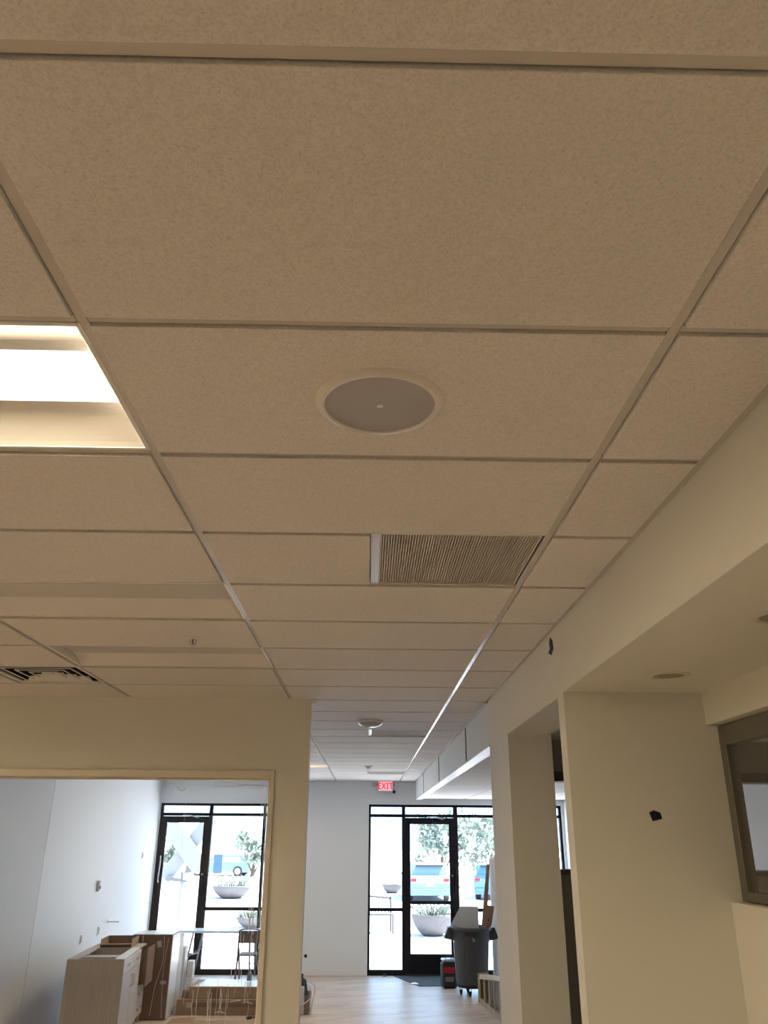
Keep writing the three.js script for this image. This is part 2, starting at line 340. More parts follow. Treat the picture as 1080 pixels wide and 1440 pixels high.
function glassDoor(n, label, x0, x1, bar, handleSide) {
  const o = setting('door_' + n, label, 'door'), a = END + 0.035, b = END + 0.085, st = 0.094;
  x0 -= 0.006; x1 += 0.006;
  for (const [p, q, r, s] of [[x0, x0 + st, 0.02, 2.618], [x1 - st, x1, 0.02, 2.618]]) mesh('stile', B(p, q, r, s, a, b, 0.004), mBlack, o);
  mesh('top_rail', B(x0 + st, x1 - st, 2.505, 2.618, a, b, 0.004), mBlack, o);
  mesh('bottom_rail', B(x0 + st, x1 - st, 0.02, 0.335, a, b, 0.004), mBlack, o);
  mesh('pane', B(x0 + st - 0.005, x1 - st + 0.005, 0.33, 2.51, a + 0.02, a + 0.027), mGlass, o);
  if (bar) mesh('push_bar', B(x0 + st, x1 - st, 1.14, 1.2, a - 0.035, a + 0.015, 0.008), mBlack, o);
  mesh('threshold', B(x0, x1, 0, 0.016, a - 0.02, b + 0.02, 0.003), mBlack, o);
  const hx = handleSide < 0 ? x0 + 0.045 : x1 - 0.045;
  if (!bar) mesh('pull_handle', tube([[hx, 1.92, a], [hx, 1.92, a - 0.05], [hx + 0.01, 1.88, a - 0.06], [hx, 1.6, a - 0.06], [hx, 1.5, a - 0.055], [hx, 1.48, a]], 0.011, 30, 8), mSteel, o);
  mesh('lock_cylinder', rod([handleSide < 0 ? x1 - 0.045 : x1 - 0.045, 1.62, a - 0.012], [x1 - 0.045, 1.62, a + 0.01], 0.017, 14), mSteel, o);
  const cb = mesh('door_closer', B(x1 - 0.4, x1 - 0.12, 2.53, 2.585, a - 0.06, a, 0.006), mBlack, o);
  mesh('closer_arm', [bar2([x1 - 0.18, 2.585, a - 0.03], [x1 - 0.34, 2.63, a - 0.1]), bar2([x1 - 0.34, 2.63, a - 0.1], [x1 - 0.5, 2.635, a - 0.02])], mSteel, cb);
  return o;
}
function bar2(a, b) { return bar(a, b, 0.022, 0.008); }
{
  const l = setting('window_3', 'left black storefront glazing beside a glass door', 'window');
  storefront(l, SL0, SL1, [[SL0, SL0 + 0.042], [-2.385, -2.322], [-1.365, -1.312], [SL1 - 0.042, SL1]], 0);
  glassDoor(1, 'left black framed glass door with a curved pull handle', SL0 + 0.046, -2.388, false, -1);
  const r = setting('window_4', 'right black storefront glazing around the entrance door', 'window');
  storefront(r, SR0, SR1, [[SR0, SR0 + 0.042], [1.262, 1.328], [2.24, 2.318], [3.25, 3.32], [SR1 - 0.042, SR1]], 1);
  glassDoor(2, 'black framed glass entrance door under the exit sign', 1.331, 2.237, true, 1);
}
// ---------------------------------------------------------------- troffers
function troffer(label, k, r, on) {
  const t = thing('troffer_light', label, 'ceiling light', [k * W + W / 2, H, r * S + S / 2]);
  const hx = W / 2 - 0.013, hd = S / 2 - 0.013, lw = 0.114, ly = 0.047;
  const prof = (s) => { const a = []; for (let i = 0; i <= 10; i++) { const u = i / 10; a.push([s * (hd - 0.012 - (hd - 0.012 - lw) * u), ly * Math.sin(u * Math.PI / 2) ** 0.9]); } return a.concat(a.slice().reverse().map(([d, y]) => [d, y + 0.004])); };
  mesh('reflector', along(prof(-1).reverse(), -hx + 0.006, hx - 0.006), mReflector, t); mesh('reflector', along(prof(1), -hx + 0.006, hx - 0.006), mReflector, t);
  mesh('rim', [B(-hx, hx, -0.002, 0.012, -hd, -hd + 0.013, 0.001), B(-hx, hx, -0.002, 0.012, hd - 0.013, hd, 0.001)], mMetalWhite, t);
  for (const s of [-1, 1]) mesh('end_plate', B(s * hx - 0.006, s * hx + 0.006, -0.002, 0.06, -hd, hd, 0.001), mMetalWhite, t);
  mesh('lens', B(-hx + 0.006, hx - 0.006, ly - 0.002, ly + 0.004, -lw, lw, 0.001), on ? mLensOn : mLensOff, t);
  mesh('housing', B(-hx, hx, 0.062, 0.1, -hd, hd, 0.002), mMetalWhite, t);
  if (on) {
    const L = new THREE.RectAreaLight(LAMP, LAMP_LEVEL, 2 * hx - 0.04, 2 * lw - 0.006);
    L.position.set(0, ly - 0.004, 0); L.rotation.x = -Math.PI / 2; t.add(L);
  }
  return t;
}
troffer('large lit recessed ceiling light at upper left, glowing white', -1, 1, true);
troffer('unlit recessed ceiling light second from the glowing one, nearer of the two dark ones', -1, 4, false);
troffer('unlit recessed ceiling light just in front of the tan partition wall', -1, 6, false);
troffer('distant lit ceiling light peeking past the partition edge', -1, 19, true);
troffer('lit ceiling light outside the picture on the left', -3, 1, true);
troffer('lit ceiling light outside the picture at far left', -5, 1, true);
troffer('lit ceiling light outside the picture, nearest the partition on the left', -3, 4, true);
// ---------------------------------------------------------------- speaker, dome, grilles, diffuser, sprinkler, detector
{
  const t = thing('ceiling_speaker', 'round ceiling speaker with grey perforated grille and white ring', 'speaker', [0.614, H - 0.0078, 0.918]);
  mesh('ring', lathe([[0.131, 0], [0.131, -0.008], [0.133, -0.0115], [0.137, -0.0125], [0.144, -0.0105], [0.153, -0.005], [0.1565, 0]], 80), M(0.8, 0.765, 0.74, 0.22), t);
  const g = lathe([[0.0005, -0.0075], [0.06, -0.0075], [0.1315, -0.0068], [0.1325, -0.003]], 80), p = g.attributes.position, uv = g.attributes.uv;
  for (let i = 0; i < p.count; i++) uv.setXY(i, p.getX(i), p.getZ(i));
  mesh('grille', g, mGrilleGrey, t);
  mesh('badge', lathe([[0.0005, -0.0105], [0.007, -0.0103], [0.009, -0.009], [0.009, -0.0072]], 24), mPlastic, t);
}
{
  const t = thing('ceiling_dome', 'round grey bowl fixture hanging from the corridor ceiling before the exit sign', 'ceiling fixture', [0.617, H - 0.0078, 6.66]);
  mesh('bowl', lathe([[0.0005, -0.06], [0.04, -0.058], [0.075, -0.05], [0.098, -0.037], [0.108, -0.022]], 48), M(0.5, 0.48, 0.48, 0.25), t);
  mesh('rim', lathe([[0.108, -0.022], [0.1135, -0.017], [0.115, -0.01], [0.113, 0]], 48), mMetalWhite, t);
}
{
  const mEgg = M(0.68, 0.63, 0.57, 0.6);
  const grilles = [['square return air grille with fine ribs and a white left edge, nearest of three', 3], ['return air grille behind the hanging bowl fixture', 12], ['farthest return air grille, just above the exit sign', 21]];
  const first = thing('return_grille', grilles[0][0], 'vent', [0.6096 + 0.3048, H, 3 * S + S / 2]);
  const h = 0.29;
  mesh('frame', [B(-h + 0.012, h - 0.006, 0.002, 0.02, -h + 0.002, -h + 0.008), B(-h + 0.012, h - 0.006, 0.002, 0.02, h - 0.01, h - 0.004), B(-h + 0.006, -h + 0.012, 0.002, 0.02, -h + 0.002, h - 0.004), B(h - 0.012, h - 0.006, 0.002, 0.02, -h + 0.008, h - 0.01)], mEgg, first);
  const rib = B(-0.0013, 0.0013, 0.003, 0.012, -h + 0.008, h - 0.01);
  for (let i = 0; i < 58; i++) mesh('rib', rib, mEgg, first, [-h + 0.018 + i * (2 * h - 0.036) / 57, 0, 0]);
  const x = []; for (let i = 0; i < 46; i++) { const d = -h + 0.018 + i * (2 * h - 0.036) / 45; x.push(B(-h + 0.012, h - 0.012, 0.006, 0.0125, d - 0.001, d + 0.001)); }
  const xr = mesh('cross_ribs', x, mEgg, first); xr.userData = { kind: 'stuff' };
  mesh('duct', B(-h + 0.012, h - 0.012, 0.013, 0.12, -h + 0.008, h - 0.01), M(0.6, 0.55, 0.5, 0.8), first);
  for (let i = 1; i < 3; i++) { const c = first.clone(); c.name = numbered('return_grille'); c.position.z = -(grilles[i][1] * S + S / 2); c.userData = { label: grilles[i][0], category: 'vent' }; scene.add(c); }
}
{
  const t = thing('air_diffuser', 'square louvred air diffuser with black slots above the partition', 'vent', [-1.8288 + 0.3048, H, 7 * S + S / 2]);
  const h = 0.292;
  for (const g of [B(-h, h, -0.003, 0.01, -h, -h + 0.02, 0.001), B(-h, h, -0.003, 0.01, h - 0.02, h, 0.001), B(-h, -h + 0.02, -0.003, 0.01, -h + 0.02, h - 0.02, 0.001), B(h - 0.02, h, -0.003, 0.01, -h + 0.02, h - 0.02, 0.001)]) mesh('frame', g, mMetalWhite, t);
  for (const b of [0.226, 0.16, 0.096]) {           // one square vane: thin lips on three sides, the far blade slopes up into the throat
    mesh('vane', [B(-b, b, -0.003, 0.002, -b, -b + 0.011, 0.001), B(-b, -b + 0.011, -0.003, 0.002, -b + 0.011, b, 0.001), B(b - 0.011, b, -0.003, 0.002, -b + 0.011, b, 0.001),
      hull([[-b, -0.003, b], [b, -0.003, b], [-b, 0, b + 0.003], [b, 0, b + 0.003], [-b + 0.026, 0.026, b - 0.026], [b - 0.026, 0.026, b - 0.026], [-b + 0.026, 0.029, b - 0.024], [b - 0.026, 0.029, b - 0.024]])], mMetalWhite, t);
  }
  mesh('centre_plate', B(-0.03, 0.03, 0.008, 0.012, -0.03, 0.03, 0.001), mMetalWhite, t);
  mesh('plenum', B(-h, h, 0.07, 0.16, -h, h), mDark, t);
  mesh('plenum_side', [B(-h, h, 0.01, 0.07, -h, -h + 0.006), B(-h, h, 0.01, 0.07, h - 0.006, h), B(-h, -h + 0.006, 0.01, 0.07, -h + 0.006, h - 0.006), B(h - 0.006, h, 0.01, 0.07, -h + 0.006, h - 0.006)], mDark, t);
}
{
  const t = thing('sprinkler_head', 'small pendant fire sprinkler in a ceiling tile between dark lights', 'sprinkler', [-0.338, H - 0.008, 3.43]);
  mesh('escutcheon', lathe([[0.0005, -0.006], [0.018, -0.006], [0.034, -0.003], [0.036, 0]], 28), mMetalWhite, t);
  mesh('frame_arms', [tube([[-0.01, -0.006, 0], [-0.016, -0.02, 0], [-0.004, -0.036, 0]], 0.0028, 10), tube([[0.01, -0.006, 0], [0.016, -0.02, 0], [0.004, -0.036, 0]], 0.0028, 10)], mSteel, t);
  mesh('bulb', rod([0, -0.006, 0], [0, -0.034, 0], 0.003), M(0.2, 0.02, 0.02, 0.3), t);
  mesh('deflector', lathe([[0.0005, -0.04], [0.02, -0.039], [0.022, -0.037], [0.0005, -0.036]], 20), mSteel, t);
}
{
  const t = thing('smoke_detector', 'small white smoke detector on the ceiling near the exit sign', 'smoke detector', [0.608, H - 0.0078, 11.75]);
  mesh('base', lathe([[0.0005, -0.014], [0.058, -0.014], [0.062, -0.008], [0.062, 0]], 32), mPlastic, t);
  mesh('chamber', lathe([[0.0005, -0.046], [0.022, -0.044], [0.03, -0.034], [0.034, -0.014]], 32), mPlastic, t);
}
// downlights of the alcove soffit
{
  const mk = (label, d) => {
    const t = thing('downlight', label, 'ceiling light', [1.885, 2.945, d]);
    mesh('trim_ring', lathe([[0.062, 0.002], [0.066, -0.004], [0.076, -0.006], [0.088, -0.004], [0.09, 0]], 48), M(0.7, 0.66, 0.56, 0.4), t);
    mesh('lens', lathe([[0.0005, -0.0005], [0.03, -0.0008], [0.063, -0.0016]], 40), M(0.34, 0.3, 0.22, 0.5), t);
  };
  mk('unlit round downlight in the alcove soffit, the whole one nearer the back wall', 2.65);
  mk('unlit round downlight cut by the right edge of the picture', 1.65);
}
// ---------------------------------------------------------------- exit sign
const font = await new FontLoader().loadAsync('fonts/droid/droid_sans_bold.typeface.json');
{
  const t = thing('exit_sign', 'lit exit sign with red letters and two lamp heads above the entrance', 'exit sign', [0.945, 3.085, 15.28]);
  mesh('housing', B(-0.14, 0.14, 0, 0.185, 0, 0.045, 0.006), mPlastic, t);
  mesh('face', B(-0.128, 0.128, 0.012, 0.173, -0.004, 0, 0.001), M(0.8, 0.66, 0.67, 0.4, { emissive: new THREE.Color(1, 0.5, 0.56), emissiveIntensity: 0.6 }), t);
  const g = new TextGeometry('EXIT', { font, size: 0.118, depth: 0.003, curveSegments: 3 }); g.computeBoundingBox();
  const bb = g.boundingBox; g.translate(-(bb.min.x + bb.max.x) / 2, 0.092 - (bb.min.y + bb.max.y) / 2, 0.0045); g.scale(0.86, 1, 1);
  mesh('lettering', g, M(0.6, 0.01, 0.03, 0.4, { emissive: new THREE.Color(1, 0.02, 0.08), emissiveIntensity: 0.8 }), t);
  mesh('canopy', B(-0.05, 0.05, 0.185, 0.189, 0.005, 0.05, 0.001), mPlastic, t);
  for (const s of [-1, 1]) {
    const h = mesh('lamp_head', [rod([s * 0.22, 0.11, -0.02], [s * 0.22, 0.11, 0.03], 0.04, 18, 0.03), rod([s * 0.14, 0.11, 0.02], [s * 0.2, 0.11, 0.02], 0.008)], M(0.3, 0.34, 0.31, 0.5), t);
    mesh('lens', rod([s * 0.22, 0.11, -0.024], [s * 0.22, 0.11, -0.02], 0.034, 18), mSteel, h);
  }
  mesh('test_cap', lathe([[0.0005, -0.03], [0.02, -0.022], [0.03, 0], [0.02, 0.022], [0.0005, 0.03]], 18), mDark, t, [0.165, -0.01, 0.085]);
}
// ---------------------------------------------------------------- tape scraps, wall plates
tag(mesh('tape_scrap', hull([[1.88, 2.405, 3.0895], [1.938, 2.378, 3.0895], [1.932, 2.405, 3.0895], [1.903, 2.415, 3.0895], [1.893, 2.368, 3.0895], [1.885, 2.405, 3.086], [1.93, 2.4, 3.0855], [1.9, 2.378, 3.087]]), mNavyTape), 'dark navy scrap of tape on the yellowish alcove wall', 'tape');
{
  const s = new THREE.Shape([[0.0, 0.062], [0.016, 0.03], [0.02, -0.03], [0.0, -0.06], [-0.026, -0.03], [-0.008, -0.006], [-0.012, 0.03]].map(([a, b]) => new THREE.Vector2(a * 2.4, b * 0.75)));
  const g = new THREE.ExtrudeGeometry(s, { depth: 0.0025, bevelEnabled: false }); g.rotateY(-Math.PI / 2);
  tag(mesh('tape_scrap', metric(g), mNavyTape, null, [1.5295, 3.205, 3.27]), 'black curled scrap of tape high on the right wall under the ceiling', 'tape');
}
tag(mesh('tape_scrap', hull([[-0.5, 0.31, 15.399], [-0.455, 0.34, 15.399], [-0.43, 0.3, 15.399], [-0.46, 0.265, 15.399], [-0.48, 0.31, 15.393], [-0.45, 0.31, 15.393]]), mNavyTape), 'tiny dark scrap low on the far wall beside the partition edge', 'tape');
tag(mesh('corner_cap', B(0.16, 0.2, H - 0.042, H - 0.002, 5.44, 5.48, 0.004), mPlastic), 'tiny white trim cap at the top of the partition corner', 'trim cap');
{
  const plate = (name, label, cat, y, d, w, h, extra) => { const t = thing(name, label, cat, [-3.32, y, d]); mesh('plate', B(0, 0.008, -h / 2, h / 2, -w / 2, w / 2, 0.002), mPlastic, t); extra?.(t); return t; };
  plate('thermostat', 'grey thermostat on the white side wall above the cabinet', 'thermostat', 1.595, 12.14, 0.09, 0.16, (t) => { mesh('body', B(0.008, 0.035, -0.07, 0.07, -0.038, 0.038, 0.004), M(0.45, 0.45, 0.45, 0.5), t); mesh('dial', rod([0.035, -0.02, 0.01], [0.05, -0.02, 0.01], 0.022, 14), M(0.3, 0.3, 0.3, 0.4), t); });
  plate('outlet_plate', 'white outlet plate nearer the coat hook, right of two low ones', 'outlet', 0.98, 12.46, 0.08, 0.12, (t) => mesh('socket', B(0.008, 0.014, -0.045, 0.045, -0.02, 0.02, 0.002), M(0.4, 0.4, 0.4, 0.5), t));
  plate('outlet_plate', 'white outlet plate just above the cabinet, left of two low ones', 'outlet', 0.95, 11.7, 0.08, 0.12, (t) => mesh('socket', B(0.008, 0.014, -0.045, 0.045, -0.02, 0.02, 0.002), M(0.4, 0.4, 0.4, 0.5), t));
  const hk = thing('wall_hook', 'short grey wall peg sticking out beside the outlets', 'hook', [-3.32, 1.062, 12.9]);
  mesh('rosette', rod([0, 0, 0], [0.012, 0, 0], 0.025, 18), mSteel, hk); mesh('peg', rod([0.012, 0, 0], [0.15, 0, 0], 0.009, 10), mSteel, hk); mesh('tip', rod([0.15, 0, 0], [0.165, 0, 0], 0.014, 12), mSteel, hk);
  plate('switch_plate', 'tiny switch plate high on the white wall next to the left door', 'switch', 1.95, 14.5, 0.07, 0.11, (t) => mesh('rocker', B(0.008, 0.014, -0.03, 0.03, -0.014, 0.014, 0.002), M(0.4, 0.4, 0.42, 0.5), t));
}
// ---------------------------------------------------------------- cabinets and cartons in the left room
function knob(parent, x, y, d) { return mesh('knob', rod([x, y, d], [x + 0.022, y, d], 0.013, 12, 0.017), mSteel, parent); }
function pull(parent, x, y, d0, d1) { return mesh('handle', tube([[x, y, d0], [x + 0.028, y, d0 + 0.004], [x + 0.03, y, (d0 + d1) / 2], [x + 0.028, y, d1 - 0.004], [x, y, d1]], 0.006, 16), mSteel, parent); }
{
  const t = thing('base_cabinet', 'open-topped brown laminate base cabinet with silver pulls, nearest by the wall', 'cabinet', [-2.57, 0, 9.98], 0.07), w = 0.33, L = 1.08, h = 0.93;
  mesh('end_panel', B(-w, w, 0, h, 0, 0.018, 0.001), mLam, t); mesh('end_panel', B(-w, w, 0, h, L - 0.018, L, 0.001), mLam, t);
  mesh('back_panel', B(-w, -w + 0.012, 0, h, 0.018, L - 0.018), mLamLight, t); mesh('bottom_panel', B(-w + 0.012, w - 0.02, 0.1, 0.118, 0.018, L - 0.018), mLamLight, t);
  mesh('back_rail', B(-w + 0.012, -w + 0.11, h - 0.018, h, 0.018, L - 0.018, 0.001), mLamLight, t); mesh('front_rail', B(w - 0.12, w - 0.02, h - 0.018, h, 0.018, L - 0.018, 0.001), M(0.8, 0.8, 0.8, 0.4), t);
  mesh('cross_brace', B(-w + 0.11, w - 0.12, h - 0.03, h - 0.012, 0.28, 0.38, 0.001), mLamLight, t); mesh('cross_brace', B(-w + 0.11, w - 0.12, h - 0.05, h - 0.03, 0.5, 0.62, 0.001), mLamLight, t);
  mesh('toe_kick', B(w - 0.09, w - 0.075, 0, 0.1, 0.018, L - 0.018), mLam, t);
  for (const [a, b] of [[0.004, L / 2 - 0.002], [L / 2 + 0.002, L - 0.004]]) {
    const d = mesh('drawer', B(w - 0.018, w + 0.002, 0.76, h - 0.02, a, b, 0.002), mLamLight, t); pull(d, w + 0.002, 0.84, (a + b) / 2 - 0.06, (a + b) / 2 + 0.06);
    const e = mesh('door', B(w - 0.018, w + 0.002, 0.105, 0.755, a, b, 0.002), mLamLight, t); const hd = a < 0.1 ? b - 0.05 : a + 0.05;
    mesh('handle', tube([[w + 0.002, 0.7, hd], [w + 0.03, 0.69, hd], [w + 0.032, 0.64, hd], [w + 0.03, 0.59, hd], [w + 0.002, 0.58, hd]], 0.006, 16), mSteel, e);
  }
}
{
  const t = thing('drawer_cabinet', 'laminate drawer cabinet with knobs and its deep top drawer pulled out, second in the row', 'cabinet', [-2.66, 0, 11.07], 0.06), w = 0.33, L = 0.5, h = 0.92;
  mesh('carcass', [B(-w, w - 0.02, 0, h, 0, 0.018, 0.001), B(-w, w - 0.02, 0, h, L - 0.018, L, 0.001), B(-w, -w + 0.012, 0, h, 0.018, L - 0.018), B(-w + 0.012, w - 0.02, 0.1, 0.118, 0.018, L - 0.018), B(-w + 0.012, w - 0.02, h - 0.018, h, 0.018, L - 0.018, 0.001)], mLam, t);
  for (const [a, b] of [[0.11, 0.29], [0.294, 0.47]]) { const d = mesh('drawer', B(w - 0.02, w, a, b, 0.003, L - 0.003, 0.002), mLamLight, t); knob(d, w, (a + b) / 2, 0.14); knob(d, w, (a + b) / 2, 0.36); }
  const d = mesh('drawer', [B(w + 0.08, w + 0.098, 0.475, h - 0.004, 0.003, L - 0.003, 0.002), B(0, w + 0.08, 0.5, h - 0.03, 0.02, 0.034), B(0, w + 0.08, 0.5, h - 0.03, L - 0.034, L - 0.02), B(0, w + 0.08, 0.5, 0.51, 0.034, L - 0.034)], mCardDark, t);
}
{
  const t = thing('open_carton', 'small open brown carton on top of the drawer cabinet', 'box', [-2.66, 0.921, 11.09], 0.06), w = 0.2, L = 0.44, h = 0.1;
  mesh('wall', B(-w, w, 0, h, L - 0.006, L), mCardDark, t); mesh('wall', B(-w, w, 0, h * 0.4, 0, 0.006), mCardDark, t);
  mesh('wall', B(-w, -w + 0.006, 0, h, 0.006, L - 0.006), mCard, t); mesh('wall', B(w - 0.006, w, 0, h, 0.006, L - 0.006), mCard, t); mesh('bottom', B(-w + 0.006, w - 0.006, 0, 0.006, 0.006, L - 0.006), mCard, t);
  mesh('flap', B(-w, w, h * 0.4, h * 0.4 + 0.005, -0.06, 0.004), M(0.42, 0.17, 0.12, 0.8), t);
}
{
  const t = thing('tall_carton', 'tall brown carton wrapped in film with two white labels, beside the drawer cabinet', 'box', [-2.33, 0, 11.68]), w = 0.27, L = 0.5, h = 1.015;
  mesh('carton', B(-w, w, 0, h, 0, L, 0.006), mCardDark, t);
  mesh('label_sheet', B(-0.06, 0.04, 0.77, 0.85, -0.0015, 0, 0.0004), M(0.6, 0.57, 0.52, 0.6), t);
  mesh('print', B(-0.045, 0.025, 0.785, 0.835, -0.0022, -0.0015), M(0.16, 0.15, 0.14, 0.6), t);
  const s = mesh('label_sheet', B(-0.03, 0.03, -0.04, 0.04, -0.0015, 0, 0.0004), M(0.62, 0.58, 0.52, 0.6), t, [0.1, 0.9, 0]); s.rotation.z = 0.25;
  mesh('label_sheet', B(0.16, 0.24, 0.42, 0.46, -0.0015, 0, 0.0004), M(0.6, 0.56, 0.5, 0.6), t);
  mesh('film_strand', [tube([[0.16, 1.0, -0.004], [0.17, 0.7, -0.004], [0.1, 0.4, -0.004], [0.06, 0.05, -0.004]], 0.0035, 20), tube([[0.22, 0.98, -0.004], [0.19, 0.6, -0.004], [0.2, 0.3, -0.004], [0.22, 0.03, -0.004]], 0.003, 20), tube([[-0.19, 0.99, -0.004], [-0.2, 0.9, -0.004], [-0.19, 0.85, -0.004]], 0.003, 12), tube([[-0.13, 1.01, -0.004], [-0.13, 0.93, -0.004], [-0.135, 0.86, -0.004]], 0.003, 12)], mFilm, t);
  mesh('film_wrap', [B(w + 0.001, w + 0.004, 0.01, h - 0.01, 0.02, L - 0.01, 0.001), B(-w, w, h + 0.0005, h + 0.003, 0.02, L - 0.02, 0.001)], M(0.75, 0.78, 0.8, 0.3), t);
}
{
  const wht = M(0.72, 0.74, 0.76, 0.55), add = (label, x, d, w, L, y0, h) => { const t = thing('white_carton', label, 'box', [x, y0, d]); mesh('carton', B(-w / 2, w / 2, 0, h, 0, L, 0.006), wht, t); mesh('seal_strip', B(-0.02, 0.02, h, h + 0.001, 0.01, L - 0.01, 0.0003), M(0.55, 0.5, 0.45, 0.4), t); mesh('edge_tape', B(w / 2, w / 2 + 0.001, 0.02, h - 0.02, 0.05, 0.09, 0.0003), mTapeTan, t); return t; };
  add('tall white film-wrapped carton right behind the brown one', -2.14, 12.22, 0.12, 0.38, 0, 0.96);
  add('narrower white carton half as wide behind the tall white one', -2.14, 12.64, 0.17, 0.2, 0, 0.76);
  add('low white carton at the bottom of the white boxes', -1.985, 12.72, 0.09, 0.16, 0, 0.36);
  add('small white carton stacked on the low white one', -1.985, 12.72, 0.085, 0.15, 0.362, 0.2);
}
{
  const t = thing('long_carton', 'long flat brown carton on the floor under another one', 'box', [-1.42, 0, 12.0]), w = 0.57;
  mesh('carton', B(-w, w, 0, 0.19, 0, 0.7, 0.005), mCard, t);
  mesh('packing_tape', B(-0.4, w, 0.1, 0.15, -0.001, 0, 0.0003), mCardDark, t); mesh('packing_tape', B(-0.44, -0.36, 0.09, 0.155, -0.0018, -0.001, 0.0003), M(0.5, 0.42, 0.33, 0.4), t);
  const u = thing('long_carton', 'long tan carton with torn ends lying on top of the other', 'box', [-1.38, 0.192, 12.04]);
  mesh('carton', B(-0.46, 0.53, 0, 0.145, 0, 0.6, 0.006), mCard2, u);
  mesh('end_flap', B(-0.55, -0.46, 0.005, 0.1, 0.0, 0.3, 0.004), mCardDark, u);
  mesh('patch', B(-0.17, -0.03, 0.01, 0.13, -0.0015, 0, 0.0004), mCardDark, u); mesh('film_sheet', hull([[-0.4, 0.147, 0.03], [0.5, 0.147, 0.02], [0.5, 0.16, 0.5], [-0.3, 0.165, 0.5], [0.1, 0.175, 0.3]]), M(0.72, 0.75, 0.78, 0.25), u);
  const s = thing('flat_cardboard', 'flattened tan cardboard sheet on the floor before the long cartons', 'cardboard', [-1.48, 0, 11.42]);
  mesh('sheet', B(-0.5, 0.62, 0.001, 0.009, 0, 0.25, 0.002), mCard2, s); mesh('flap', hull([[-0.5, 0.009, 0.05], [-0.2, 0.009, 0.05], [-0.15, 0.05, 0.22], [-0.48, 0.03, 0.24], [-0.2, 0.02, 0.1]]), mCard, s);
  const k = thing('hand_tool', 'small black tool lying at the right end of the cardboard sheet', 'tool', [-0.94, 0, 11.75]);
  mesh('grip', B(-0.05, 0.03, 0, 0.035, 0, 0.045, 0.008), mRubber, k); mesh('head', B(0.03, 0.07, 0.004, 0.03, 0.006, 0.04, 0.005), mDark, k);
  const c = thing('tool_case', 'small grey object standing on top of the long cartons', 'tool', [-1.05, 0.3715, 12.3]);
  mesh('body', B(-0.035, 0.035, 0, 0.09, 0, 0.05, 0.008), M(0.12, 0.13, 0.16, 0.5), c); mesh('cap', B(-0.015, 0.03, 0.09, 0.11, 0.01, 0.04, 0.004), M(0.2, 0.2, 0.22, 0.5), c);
}
{ // folding table and chair by the left glass door
  const t = thing('folding_table', 'white folding table with thin metal legs before the left storefront', 'table', [-1.98, 0, 15.06]), m = M(0.16, 0.17, 0.2, 0.35);
  mesh('tabletop', B(-0.68, 0.82, 0.71, 0.745, -0.18, 0.3, 0.008), M(0.72, 0.74, 0.78, 0.4), t);
  for (const [x, dd] of [[-0.52, -0.12], [-0.42, 0.26], [0.62, -0.12], [0.66, 0.26]]) mesh('leg', rod([x < 0 ? x + 0.1 : x - 0.06, 0.71, dd], [x - 0.02, 0, dd], 0.016, 10), m, t);
  mesh('brace', rod([-0.45, 0.36, -0.12], [0.12, 0.69, -0.02], 0.007, 8), m, t); mesh('brace', rod([0.62, 0.36, -0.12], [0.3, 0.69, -0.02], 0.007, 8), m, t);
  mesh('crossbar', rod([-0.47, 0.36, -0.12], [-0.38, 0.36, 0.26], 0.008, 8), m, t);
  const c = thing('folding_chair', 'brown metal folding chair in front of the white table', 'chair', [-1.37, 0, 14.46]), cm = M(0.1, 0.07, 0.07, 0.5);
  for (const s of [-1, 1]) {
    mesh('front_leg', tube([[s * 0.19, 0.0, 0], [s * 0.185, 0.42, 0.13], [s * 0.18, 0.6, 0.11], [s * 0.17, 0.79, 0.08]], 0.015, 20), cm, c);
    mesh('rear_leg', rod([s * 0.165, 0.0, 0.36], [s * 0.168, 0.52, 0.09], 0.015, 10), cm, c);
  }
  mesh('backrest', along([[0.06, 0.6], [0.075, 0.6], [0.09, 0.78], [0.075, 0.785]], -0.17, 0.17), cm, c);
  mesh('top_bar', tube([[-0.17, 0.785, 0.082], [-0.12, 0.805, 0.082], [0.12, 0.805, 0.082], [0.17, 0.785, 0.082]], 0.0115, 16), cm, c);
  mesh('seat', B(-0.17, 0.17, 0.405, 0.43, 0.06, 0.42, 0.008), cm, c);
  mesh('stretcher', rod([-0.16, 0.28, 0.2], [0.16, 0.28, 0.2], 0.007, 8), cm, c);
}
